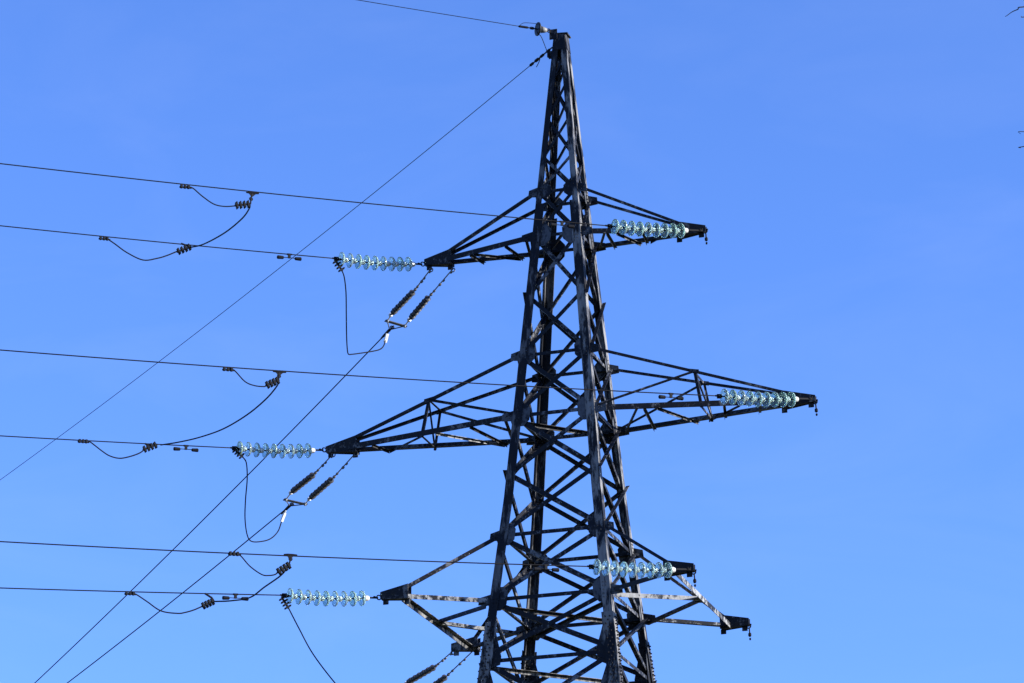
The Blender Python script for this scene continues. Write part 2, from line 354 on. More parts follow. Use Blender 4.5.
def straight_arm(sx, i_tie, i_ch, L, dz, cs, tip_len, h_in, mid):
    zt, zc = LV[i_tie], LV[i_ch]
    tip = V((sx * L, 0, zc + dz)); d = V((sx, 0, 0))
    bm = new(); tip_box(bm, tip, d, tip_len, .13, h_in, .05, .115)
    arm = obj('crossarm', bm, M['arm'], tower)
    nf = {}
    ch, ti = {}, {}
    for sy in (-1, 1):
        a = V((sx * (hw(zc) + .05), sy * (hw(zc) - .034), zc - .01)); b = tip - d * (tip_len * .55) + V((0, sy * .085, -.02))
        ch[sy] = (a, b); bm = new(); angle(bm, a, b, (0, sy, 0), cs if sy < 0 else cs * .9, t=.011, depth=.0, side=-1, flip=sx)
        obj('chord', bm, M['arm'], arm)
        a = V((sx * (hw(zt) + .10), sy * (hw(zt) - .046), zt - .02)); b = tip - d * (tip_len - .06) + V((0, sy * .10, h_in * .5))
        ti[sy] = (a, b); bm = new(); angle(bm, a, b, (0, sy, 0), .062, t=.008, depth=.0, side=-1); obj('tie_rod', bm, M['arm'], arm)
    def bar(p, q, n, s=.055, dep=0., side=-1, name='lacing_bar', m='arm'):
        bm = new(); angle(bm, p, q, n, s, t=.007, depth=dep, side=side); obj(name, bm, M[m], arm)
    F = lambda t: lerp(*ch[-1], t) + V((0, .0, -.05))
    B = lambda t: lerp(*ch[1], t) + V((0, .0, -.05))
    if mid and sx < 0: zz = [(.03, .11), (.23, .15), (.43, .17), (.52, .75), (.81, .77)]
    elif mid: zz = [(.20, .03), (.24, .20), (.31, .44), (.72, .52), (.64, .60), (.82, .79)]
    elif sx < 0: zz = [(.04, .13), (.26, .21), (.60, .25), (.64, .59)]
    else: zz = [(.20, .03), (.23, .20), (.33, .46), (.57, .54), (.80, .60)]
    zz = [(F(p), B(q)) for p, q in zz]
    for j, (p, q) in enumerate(zz):
        dd = (q - p).normalized()
        bar(p - dd * .03, q + dd * .06, (0, 0, 1), .055, dep=-.004 * (j % 2), m='pale' if (mid and sx < 0 and j == 2) else 'arm')
    if mid:
        tt, tc = .53, .525
        tF, tB = lerp(*ti[-1], tt), lerp(*ti[1], tt); cF, cB = F(tc), B(tc)
        bar(tF + V((0, 0, .04)), cF - V((0, 0, .02)), (0, -1, 0), .06, name='post'); bar(tB + V((0, 0, .04)), cB - V((0, 0, .06)), (0, 1, 0), .045, name='post')
        bar(tF, tB, (sx, 0, 0), .05, name='strut'); bar(cF, cB - V((0, 0, .01)), (sx, 0, 0), .05, name='strut')
        bar(tF, ch[-1][0] + V((0, 0, .06)), (0, -1, 0), .05, dep=.004, side=1); bar(tB, ch[1][0] + V((0, 0, .06)), (0, 1, 0), .05, dep=.004, side=1)
        bar(tF + V((0, .02, -.02)), cB + V((0, -.02, .02)), (sx, 0, 0), .045, dep=.02)
        for tq, nn in ((tF, -1), (tB, 1)):
            bm = new(); box(bm, tq + V((0, nn * .012, 0)), (.10, 0, -.02 * sx), (0, .006, 0), (0, 0, .045)); obj('tie_plate', bm, M['plate'], arm)
    return arm
LU, LM, LB, YB = 3.072, 5.248, 3.212, 2.177
for sx in (-1, 1):
    straight_arm(sx, 1, 2, LU, -.10, .115, .62, .34, False)
    straight_arm(sx, 3, 4, LM, -.03, .12, .70, .36, True)
# bottom arms: a trapezium, two tips joined by an outer beam
for sx in (-1, 1):
    zt, zc = LV[5], LV[6]; root = None
    tips = {sy: V((sx * LB, sy * YB, zc)) for sy in (-1, 1)}
    dirs = {sy: (tips[sy] - V((sx * (hw(zc) + .0), sy * hw(zc), zc))).normalized() for sy in (-1, 1)}
    bm = new()
    bq = {sy: V((sx * (LB - .43), sy * (YB - .16), zc - .05)) for sy in (-1, 1)}
    e = (bq[1] - bq[-1]).normalized()
    angle(bm, bq[-1] - e * .03, bq[1] + e * .18, (sx, 0, 0), .112, t=.011, depth=.045, side=-1, flip=sx)
    arm = obj('crossarm', bm, M['pale' if sx > 0 else 'leg'], tower)  # right beam's sunlit outer face is put into its lighter paint
    mid = (bq[1] + bq[-1]) / 2
    for sy in (-1, 1):
        bm = new(); tip_box(bm, tips[sy], (sx, 0, 0), .60, .15, .30, .055, .10); obj('tip_shoe', bm, M['arm'], arm)
        a = V((sx * (hw(zc) + .05), sy * (hw(zc) - .034), zc - .01)); b = tips[sy] - V((sx * .48, sy * .02, .03))
        sunlit_chord = (sx < 0) == (sy < 0)  # bars turned to the sun get the lighter paint, the others stay dark
        bm = new(); angle(bm, a, b, (0, sy, 0), .095, t=.011, side=-1, flip=sx); obj('chord', bm, M['pale' if sunlit_chord else 'arm'], arm)
        b2 = mid + V((-sx * .06, sy * .07, .02)); a2 = a + V((sx * .06, -sy * .05, -.10))
        bm = new(); angle(bm, a2, b2, (0, sy, 0), .092, t=.010, side=-1, flip=sx); obj('knee_brace', bm, M['arm' if sunlit_chord else 'pale'], arm)
        a = V((sx * (hw(zt) + .08), sy * (hw(zt) - .046), zt - .03)); b = tips[sy] - V((sx * .52, 0, -.15))
        bm = new(); angle(bm, a, b, (0, sy, 0), .065, t=.008, side=-1); obj('tie_rod', bm, M['arm'], arm)
    bm = new(); plate(bm, [mid + V((sx * .03, -.22, .0)), mid + V((sx * .03, .22, .0)), mid + V((-sx * .16, .16, .0)), mid + V((-sx * .16, -.16, .0))], (0, 0, 1), .01); obj('gusset_plate', bm, M['plate'], arm)

# ------------------------------------------------------------------ insulators, wires and fittings (surveyed points, metres)
DATA = json.loads('''{"w1_ur":[[1.4,-1.505,26.893],[-0.249,-2.99,26.741],[-1.898,-4.475,26.601],[-3.547,-5.959,26.473],[-5.195,-7.444,26.357],[-6.844,-8.929,26.253],[-8.493,-10.413,26.16],[-10.142,-11.898,26.08],[-11.791,-13.383,26.011],[-15.507,-16.728,25.899],[-19.222,-20.074,25.847],[-26.654,-26.765,25.923],[-34.085,-33.457,26.239],[-41.517,-40.148,26.795]],"tip_ur":[3.072,0.0,27.166],"we_ur":[1.4,-1.505,26.893],"w1_mr":[[3.599,-1.484,23.008],[1.947,-2.972,22.816],[0.296,-4.459,22.635],[-1.356,-5.946,22.467],[-3.008,-7.433,22.31],[-4.66,-8.921,22.165],[-6.312,-10.408,22.032],[-7.963,-11.895,21.91],[-9.615,-13.383,21.801],[-13.331,-16.728,21.598],[-17.047,-20.074,21.456],[-24.478,-26.765,21.35],[-31.91,-33.457,21.485],[-39.341,-40.148,21.859]],"tip_mr":[5.248,0.0,23.27],"we_mr":[3.599,-1.484,23.008],"w1_br":[[1.552,-3.672,19.116],[-0.098,-5.158,18.936],[-1.749,-6.644,18.769],[-3.399,-8.13,18.613],[-5.049,-9.616,18.469],[-6.7,-11.102,18.337],[-8.35,-12.588,18.217],[-10.0,-14.074,18.108],[-11.651,-15.56,18.012],[-15.367,-18.906,17.838],[-19.082,-22.251,17.724],[-26.514,-28.943,17.676],[-33.945,-35.634,17.867],[-41.377,-42.325,18.299]],"tip_br":[3.212,-2.177,19.335],"we_br":[1.552,-3.672,19.116],"w1_ul":[[-4.586,-1.364,26.965],[-6.255,-2.866,26.834],[-7.923,-4.368,26.715],[-9.592,-5.871,26.608],[-11.261,-7.373,26.513],[-12.929,-8.875,26.43],[-14.598,-10.378,26.359],[-16.266,-11.88,26.301],[-17.935,-13.383,26.254],[-21.65,-16.728,26.194],[-25.366,-20.074,26.194],[-32.798,-26.765,26.373],[-40.229,-33.457,26.793],[-47.661,-40.148,27.452]],"tip_ul":[-3.072,0.0,27.166],"we_ul":[-4.586,-1.364,26.965],"w1_ml":[[-6.786,-1.385,23.031],[-8.451,-2.885,22.86],[-10.117,-4.384,22.701],[-11.782,-5.884,22.554],[-13.448,-7.384,22.419],[-15.114,-8.883,22.296],[-16.779,-10.383,22.185],[-18.445,-11.883,22.086],[-20.11,-13.383,21.999],[-23.826,-16.728,21.849],[-27.542,-20.074,21.759],[-34.973,-26.765,21.759],[-42.405,-33.457,21.998],[-49.836,-40.148,22.478]],"tip_ml":[-5.248,0.0,23.27],"we_ml":[-6.786,-1.385,23.031],"w1_bl":[[-4.751,-3.563,19.14],[-6.416,-5.063,18.951],[-8.082,-6.562,18.773],[-9.747,-8.062,18.607],[-11.413,-9.562,18.454],[-13.078,-11.061,18.312],[-14.744,-12.561,18.183],[-16.409,-14.06,18.066],[-18.075,-15.56,17.96],[-21.791,-18.906,17.769],[-25.506,-22.251,17.637],[-32.938,-28.943,17.554],[-40.369,-35.634,17.712],[-47.801,-42.325,18.109]],"tip_bl":[-3.212,-2.177,19.335],"we_bl":[-4.751,-3.563,19.14],"w1_gw":[[-0.663,-0.607,32.028],[-2.451,-2.217,31.976],[-4.238,-3.826,31.937],[-6.026,-5.435,31.913],[-7.813,-7.045,31.902],[-9.6,-8.654,31.906],[-11.388,-10.264,31.923],[-13.175,-11.873,31.954],[-14.963,-13.483,31.999],[-18.679,-16.828,32.137],[-22.394,-20.174,32.335],[-29.826,-26.865,32.912],[-37.257,-33.557,33.728],[-44.689,-40.248,34.784]],"tip_gw":[-0.1,-0.1,31.952],"we_gw":[-0.663,-0.607,32.028],"s2_ul_0":[[-2.935,0.0,26.995],[-3.525,0.531,26.755],[-4.225,1.161,26.562],[-4.376,1.297,26.459]],"s2_ul_1":[[-2.444,0.0,26.935],[-3.243,0.719,26.662],[-3.838,1.255,26.439],[-4.031,1.429,26.349]],"w2_ul":[[-4.442,1.577,26.344],[-6.734,3.642,25.699],[-9.027,5.706,25.078],[-11.319,7.77,24.479],[-13.612,9.834,23.902],[-15.904,11.899,23.349],[-18.197,13.963,22.819],[-20.49,16.027,22.311],[-22.782,18.091,21.826],[-30.214,24.783,20.412],[-37.645,31.474,19.238],[-48.792,41.511,17.926]],"w2s_ul":[-4.442,1.577,26.344],"s2_ml_0":[[-5.092,-0.0,23.118],[-5.783,0.622,22.932],[-6.514,1.28,22.823],[-6.727,1.472,22.722]],"s2_ml_1":[[-4.586,0.0,23.088],[-5.409,0.741,22.83],[-6.132,1.392,22.679],[-6.323,1.564,22.613]],"w2_ml":[[-6.753,1.723,22.645],[-9.046,3.788,22.266],[-11.34,5.854,21.909],[-13.634,7.919,21.576],[-15.928,9.985,21.266],[-18.222,12.05,20.978],[-20.516,14.115,20.714],[-22.81,16.181,20.472],[-25.104,18.246,20.253],[-32.535,24.938,19.701],[-39.967,31.629,19.389],[-51.114,41.666,19.371]],"w2s_ml":[-6.753,1.723,22.645],"s2_bl_0":[[-3.197,2.177,19.227],[-3.809,2.728,19.09],[-4.661,3.496,19.009],[-4.884,3.697,18.944]],"s2_bl_1":[[-2.657,2.177,19.276],[-3.671,3.09,18.953],[-4.501,3.837,18.78],[-4.734,4.047,18.736]],"w2_bl":[[-5.045,4.084,18.866],[-7.338,6.149,18.499],[-9.631,8.213,18.155],[-11.923,10.278,17.833],[-14.216,12.342,17.535],[-16.509,14.407,17.259],[-18.802,16.471,17.007],[-21.095,18.536,16.777],[-23.388,20.6,16.57],[-30.819,27.292,16.056],[-38.251,33.983,15.782],[-49.398,44.02,15.821]],"w2s_bl":[-5.045,4.084,18.866],"w2_gw":[[-0.215,-0.054,31.7],[-3.095,2.54,31.448],[-5.976,5.134,31.221],[-8.856,7.727,31.018],[-11.737,10.321,30.838],[-14.618,12.915,30.683],[-17.498,15.508,30.552],[-20.379,18.102,30.445],[-23.259,20.696,30.362],[-26.14,23.29,30.303],[-37.287,33.327,30.301],[-48.434,43.363,30.659]],"j_u":{"loop":[[-5.32,-7.556,26.307],[-5.214,-7.461,26.299],[-5.068,-7.329,26.164],[-4.89,-7.169,26.036],[-4.732,-7.027,26.019],[-4.58,-6.89,26.06]],"bolt":[[-4.565,-6.877,26.073],[-4.337,-6.671,26.153]],"tee":[[-4.31,-6.647,26.389],[-4.324,-6.659,26.26],[-4.33,-6.664,26.154]],"fc":[[-5.328,-7.563,26.326]],"rb":[[-6.94,-3.483,26.753],[-7.161,-3.682,26.587]],"clip":[[-7.101,-3.628,26.786],[-6.988,-3.526,26.754]],"rl":[[-7.146,-3.668,26.613],[-7.319,-3.824,26.479],[-7.476,-3.966,26.384],[-7.697,-4.164,26.304],[-7.953,-4.395,26.413],[-8.146,-4.569,26.561],[-8.242,-4.656,26.629],[-8.313,-4.719,26.669]],"rc":[[-8.322,-4.727,26.671]],"main":[[-4.337,-6.671,26.132],[-4.439,-6.471,26.137],[-4.804,-5.936,26.182],[-5.551,-5.004,26.325],[-6.413,-4.041,26.539],[-6.956,-3.497,26.728]]},"j_m":{"loop":[[-4.004,-8.33,22.199],[-3.922,-8.256,22.172],[-3.766,-8.116,21.985],[-3.626,-7.99,21.931],[-3.487,-7.865,21.937]],"bolt":[[-3.458,-7.839,21.963],[-3.268,-7.668,22.106]],"tee":[[-3.27,-7.67,22.267],[-3.269,-7.669,22.184],[-3.276,-7.674,22.104]],"fc":[[-4.019,-8.343,22.206]],"rb":[[-8.01,-2.487,22.9],[-8.23,-2.685,22.749]],"clip":[[-8.201,-2.659,22.883],[-8.073,-2.544,22.857]],"rl":[[-8.199,-2.657,22.772],[-8.281,-2.731,22.672],[-8.432,-2.868,22.572],[-8.592,-3.012,22.507],[-8.748,-3.152,22.53],[-8.876,-3.267,22.615],[-9.081,-3.451,22.786],[-9.174,-3.535,22.794]],"rc":[[-9.18,-3.541,22.795]],"main":[[-3.275,-7.674,22.085],[-3.408,-7.425,22.075],[-3.9,-6.736,22.095],[-4.666,-5.779,22.166],[-5.587,-4.738,22.298],[-6.466,-3.838,22.489],[-7.252,-3.079,22.696],[-7.949,-2.432,22.9]]},"j_b":{"loop":[[-3.757,-8.452,18.59],[-3.673,-8.377,18.55],[-3.536,-8.253,18.372],[-3.366,-8.1,18.243],[-3.261,-8.006,18.239],[-3.175,-7.928,18.27]],"bolt":[[-3.14,-7.897,18.313],[-2.961,-7.736,18.491]],"tee":[[-2.964,-7.738,18.674],[-2.955,-7.731,18.596],[-2.976,-7.749,18.479]],"fc":[[-3.768,-8.462,18.596]],"rb":[[-5.807,-4.514,18.875],[-5.987,-4.676,18.74]],"clip":[[-5.946,-4.639,19.005],[-5.839,-4.542,18.931]],"rl":[[-5.972,-4.662,18.752],[-6.11,-4.786,18.653],[-6.241,-4.905,18.585],[-6.357,-5.009,18.551],[-6.602,-5.23,18.566],[-6.817,-5.423,18.723],[-6.978,-5.569,18.839],[-7.066,-5.647,18.866]],"rc":[[-7.073,-5.654,18.871]],"main":[[-2.99,-7.762,18.439],[-3.327,-7.277,18.432],[-3.978,-6.467,18.478],[-4.539,-5.776,18.509],[-5.219,-5.071,18.685],[-5.792,-4.5,18.867]]},"d_u":{"c":[[-4.586,-1.363,26.932],[-4.461,-1.251,26.711]],"m":[[-4.468,-1.257,26.721],[-4.485,-1.07,26.631],[-4.582,-0.704,26.431],[-4.769,-0.175,26.124],[-4.94,0.31,25.837],[-5.032,0.603,25.663],[-5.053,0.728,25.594],[-5.004,0.816,25.611],[-4.836,1.088,25.718],[-4.689,1.321,25.817],[-4.601,1.456,25.891],[-4.551,1.539,25.988],[-4.533,1.617,26.15]],"t":[[-4.534,1.621,26.14],[-4.48,1.588,26.278]]},"d_m":{"c":[[-6.769,-1.37,23.016],[-6.623,-1.238,22.862]],"m":[[-6.628,-1.243,22.868],[-6.621,-1.048,22.792],[-6.752,-0.662,22.575],[-6.983,-0.17,22.279],[-7.173,0.286,22.004],[-7.28,0.684,21.775],[-7.264,0.898,21.689],[-7.137,1.17,21.751],[-7.024,1.397,21.868],[-6.945,1.594,22.073],[-6.932,1.753,22.33]],"t":[[-6.924,1.751,22.344],[-6.822,1.721,22.565]]},"d_b":{"c":[[-4.772,-3.582,19.102],[-4.659,-3.481,18.885]],"m":[[-4.663,-3.483,18.895],[-4.847,-2.437,18.757],[-5.06,-1.1,18.573],[-5.218,0.549,18.381],[-5.277,1.753,18.262],[-5.219,2.937,18.264],[-5.11,3.76,18.481],[-5.117,4.097,18.711]],"t":[[-5.118,4.1,18.701],[-5.066,4.079,18.858]]},"dm_ur":[0.632,-2.197,26.821],"dm_mr":[2.824,-2.182,22.916],"dm_br":[0.867,-4.289,19.04],"dm_ul":[-5.343,-2.045,26.904],"dm_ml":[-7.545,-2.069,22.951],"dm_bl":[-5.482,-4.221,19.055],"gA":[-0.175,-0.168,32.052]}''')
def pts(k): return [V(p) for p in DATA[k]]
WHERE = dict(ul='upper left crossarm tip', ml='long middle left crossarm tip', bl='bottom left crossarm front tip', ur='upper right crossarm tip', mr='long middle right crossarm tip', br='bottom right crossarm front tip')
def disc_profile(n=0):
    return [(.006, .040), (.014, .060), (.022, .090), (.036, .122), (.056, .146), (.080, .157), (.092, .156), (.090, .147), (.070, .132), (.056, .118), (.078, .108), (.052, .094), (.070, .080), (.048, .066), (.058, .052), (.046, .036), (.045, .0005)]
GSTR = 'glass insulator strings on the crossarm tips'
for k in ('ul', 'ur', 'ml', 'mr', 'bl', 'br'):
    tip, end = V(DATA['tip_' + k]), V(DATA['we_' + k])
    st = thing('insulator_string', 'string of nine pale greenish glass discs pulling left from the ' + WHERE[k], 'insulator', GSTR, tip)
    tip2 = tip + V((0, 0, -.02)); a = (end - tip2); Ln = a.length; a.normalize(); o = lambda p: V(p) - tip
    # sagging axis: heavy string, steeper at the tip
    def ax(s): return tip2 + a * s + UP * (-.05 * math.sin(math.pi * min(1, s / Ln)))
    n, pitch = 9, .190; s_first = .40 if k[1] == 'l' else .56
    s_first = min(s_first, Ln - .17 - 8 * pitch)
    bm = new(); p = ax(.03); q = ax(s_first - .09)
    torus(bm, o(ax(.05)), a.cross(UP), .045, .013); box(bm, o((p + q) / 2), a * (q - p).length * .36, UP * .016, a.cross(UP) * .011)
    lathe(bm, o(q) - a * .03, a, [(-.02, .012), (0, .03), (.04, .034), (.06, .02)], 10); lathe(bm, o(p) + a * .08, a, [(0, .012), (.02, .028), (.05, .028), (.06, .012)], 8)
    obj('shackle', bm, M['fitting'], st)
    for i in range(n):
        s = s_first + i * pitch; c = ax(s); t = (ax(s + .05) - ax(s - .05)).normalized(); t = (t + V((random.uniform(-.02, .02), random.uniform(-.02, .02), random.uniform(-.02, .02)))).normalized()
        bm = new(); lathe(bm, o(c) - t * .05, t, disc_profile(), 32, True); gd = obj('glass_disc', bm, GLASS[random.choice((0, 0, 1, 1, 2, 2, 3))], st, True)
        bm = new(); lathe(bm, o(c) - t * .05, t, [(-.082, .018), (-.076, .042), (-.045, .054), (-.010, .060), (.022, .064), (.030, .056)], 16); obj('metal_cap', bm, M['zinc'], gd, True)
        bm = new(); lathe(bm, o(c) - t * .05, t, [(.061, .020), (.075, .013), (.118, .012), (.124, .018)], 10); obj('pin', bm, M['fitting'], gd, True)
    # dead-end clamp body
    bm = new(); s = s_first + 8 * pitch + .08; p, q = ax(s), end
    lathe(bm, o(p), (q - p), [(0, .022), (.03, .035), (.10, .030), ((q - p).length * .9, .022), ((q - p).length + .06, .017)], 10)
    box(bm, o(p) + a * .06, a * .05, UP * .045, a.cross(UP) * .012)
    obj('dead_end_clamp', bm, M['fitting'], st)

LINE = dict(ur='uppermost of the wires from the left, ending behind the upper right glass string', mr='thin wire crossing in front of the tower to the middle right glass string', br='thin wire crossing low in front of the tower to the bottom right glass string',
            ul='thin wire running left from the upper left glass string', ml='thin wire running left from the middle left glass string', bl='thin wire running left from the bottom left glass string')
for k in LINE:
    bm = new(); tube(bm, smooth_path(pts('w1_' + k), 5), .012, 8)
    tag(obj('conductor', bm, M['wire'], None, True), LINE[k], 'wire', 'phase wires running left')
bm = new(); tube(bm, smooth_path(pts('w1_gw'), 5), .0078, 8)
tag(obj('ground_wire', bm, M['wire'], None, True), 'topmost thin wire leaving the insulator at the tower peak to the left', 'wire', 'ground wires')
bm = new(); P2 = smooth_path(pts('w2_gw'), 5); tube(bm, P2, .0078, 8)
gw2 = tag(obj('ground_wire', bm, M['wire'], None, True), 'thin wire slanting steeply down left from just under the tower peak', 'wire', 'ground wires')
d2 = (P2[1] - P2[0]).normalized(); bm = new()
for s, r in ((.04, .028), (.30, .03), (.52, .034), (.74, .03)):
    lathe(bm, P2[0] + d2 * s, d2, [(0, .012), (.02, r), (.13, r), (.15, .012)], 8)
rod(bm, P2[0] - d2 * .05, P2[0] + d2 * .8, .016)
obj('dead_end_clamp', bm, M['fitting'], gw2)
bm = new(); tube(bm, smooth_path([P2[0] + d2 * .45, P2[0] + d2 * .5 + V((0, 0, -.08)), P2[0] + d2 * .58 + V((-.02, 0, -.17))], 5), .010, 6); obj('tail', bm, M['wire'], gw2)
# single porcelain insulator at the peak with its bypass lead
gA, gE = V(DATA['gA']), V(DATA['w1_gw'][0])
ins = thing('peak_insulator', 'single dark bell insulator with pale neck beside the tower peak', 'insulator', None, gA); o = lambda p: V(p) - gA
a = (gE - gA); Ln = a.length; a.normalize()
bm = new(); lathe(bm, o(gA) + a * Ln * .36, a, [(0, .04), (.01, .07), (.045, .12), (.065, .150), (.085, .150), (.095, .12), (.08, .05), (.08, .001)], 24); bell = obj('bell', bm, plain('dark_porcelain', (.010, .011, .014), .5, 0, .25), ins, True)
bm = new(); lathe(bm, o(gA) + a * (Ln * .36 - .14), a, [(0, .018), (.01, .045), (.06, .06), (.13, .075), (.139, .06)], 16); obj('neck', bm, M['neck'], ins, True)
bm = new(); rod(bm, o(gA), o(gA) + a * (Ln * .36 - .13), .014); torus(bm, o(gA) + a * .05, a.cross(UP), .04, .013); lathe(bm, o(gA) + a * .10, a, [(0, .012), (.02, .032), (.09, .032), (.11, .012)], 8)
rod(bm, o(gA) + a * (Ln * .36 + .08), o(gE), .013); lathe(bm, o(gA) + a * (Ln * .36 + .16), a, [(0, .014), (.02, .032), (.08, .032), (.1, .014)], 8); lathe(bm, o(gE) - a * .12, a, [(0, .016), (.02, .026), (.2, .026), (.23, .012)], 8)
obj('fitting', bm, M['fitting'], ins)
bm = new(); q = gA + a * (Ln * .36 + .10)
tube(bm, smooth_path([gE + a * .1, gE + V((.02, .02, .10)), q + V((0, 0, .12)), q + V((-.02, 0, .10))], 6), .006, 6)
tube(bm, smooth_path([q, q + V((.03, -.02, -.12)), q + V((.10, .0, -.20)), V((-.30, -.16, 31.68)), V((-.24, -.16, 31.50)), P2[0] + d2 * .12 + V((0, -.02, .0))], 6), .008, 6)
lathe(bm, V((-.245, -.16, 31.44)), (0, 0, 1), [(0, .01), (.02, .026), (.13, .026), (.15, .01)], 8)
tag(obj('bonding_lead', bm, M['wire'], None), 'thin curved lead hanging from the peak insulator down to the slanting wire clamp', 'cable')

# jumpers joining the near wire to the far wire, with bolted clamps
def bolted_clamp(bm, p, q, n=4, r=.03):
    p, q = V(p), V(q); d = q - p; Ln = d.length; d.normalize(); rod(bm, p, q, .024, 8); x = frame(d)[1]; up = (UP - d * d.z).normalized()
    for i in range(n):
        c = p + d * Ln * (i + .5) / n; box(bm, c, d * .019, up * .062, up.cross(d) * .03)
        for s in (-1, 1): rod(bm, c + up * s * .06 - up.cross(d) * .05, c + up * s * .06 + up.cross(d) * .05, .011, 6)
def wire_clip(bm, p, d, L=.22):
    p, d = V(p), V(d).normalized(); up = (UP - d * d.z).normalized()
    for i in (-1, 0, 1):
        box(bm, p + d * i * L * .32 + UP * -.022, d * L * .09, up * .036, up.cross(d) * .028)
    rod(bm, p - d * L * .6 + UP * -.04, p + d * L * .5 + UP * -.04, .017, 8)
D1 = V((-math.cos(R(42)), -math.sin(R(42)), -.06))
JL = dict(u='slack jumper cable joining the two highest wires at upper left', m='slack jumper cable joining the two middle wires at left', b='slack jumper cable joining the two lowest wires at lower left')
for k in ('u', 'm', 'b'):
    J = {n: [V(p) for p in v] for n, v in DATA['j_' + k].items()}
    th = thing('jumper', JL[k], 'cable', 'jumpers between the wires', J['bolt'][1]); o0 = J['bolt'][1]
    sh = lambda L: [p - o0 for p in L]
    bm = new(); tube(bm, smooth_path(sh(J['loop'] + [J['bolt'][0]]), 6), .0125, 8); tube(bm, smooth_path(sh(J['main']), 6), .0150, 8); tube(bm, smooth_path(sh(J['rl']), 6), .0140, 8)
    obj('cable', bm, M['wire'], th, True)
    bm = new(); bolted_clamp(bm, J['bolt'][0] - o0, J['bolt'][1] - o0); obj('bolted_clamp', bm, M['fitting'], th)
    bm = new(); bolted_clamp(bm, J['rb'][0] - o0, J['rb'][1] - o0, 4); rod(bm, J['clip'][0] - o0, J['clip'][1] - o0, .020); rod(bm, J['clip'][1] - o0, J['rb'][0] - o0, .018); obj('bolted_clamp', bm, M['fitting'], th)
    bm = new(); t = sh(J['tee']); lathe(bm, t[0] - D1 * .14, D1, [(0, .014), (.08, .022), (.18, .022), (.26, .013)], 8)
    plate(bm, [t[0] - D1 * .10 + UP * .0, t[0] + D1 * .07, t[0] + UP * -.09], D1.cross(UP), .022)
    tube(bm, t, .016, 8); torus(bm, t[1], D1.cross(UP), .03, .012); obj('hanger', bm, M['fitting'], th)
    bm = new(); wire_clip(bm, J['fc'][0] - o0, D1); obj('wire_clip', bm, M['zinc' if k == 'x' else 'fitting'], th)
    bm = new(); wire_clip(bm, J['rc'][0] - o0, D1); obj('wire_clip', bm, M['fitting'], th)

# vibration dampers hung under the wires
DL = dict(ur='in front of the tower legs at the upper crossarm', mr='on the wire in front of the middle right crossarm', br='low in front of the rear tower leg', ul='under the upper left wire near its glass string', ml='under the middle left wire near its glass string', bl='under the bottom left wire beside the jumper clamp')
for k, lab in DL.items():
    c = V(DATA['dm_' + k]); d = D1.normalized(); up = UP
    th = thing('vibration_damper', 'small dark two-weight damper ' + lab, 'damper', 'vibration dampers on the wires', c)
    bm = new(); rod(bm, d * -.24 + up * -.075, d * .24 + up * -.075, .008); obj('messenger_cable', bm, M['wire'], th)
    bm = new(); box(bm, up * -.035, d * .026, up * .050, d.cross(up) * .018); lathe(bm, d * -.05, d, [(0, .02), (.1, .02)], 8); obj('clamp', bm, M['fitting'], th)
    for s in (-1, 1):
        bm = new(); lathe(bm, d * s * .12 + up * -.082, d * s, [(0, .016), (.015, .034), (.13, .040), (.145, .032)], 12); obj('weight', bm, M['fitting'], th, False)

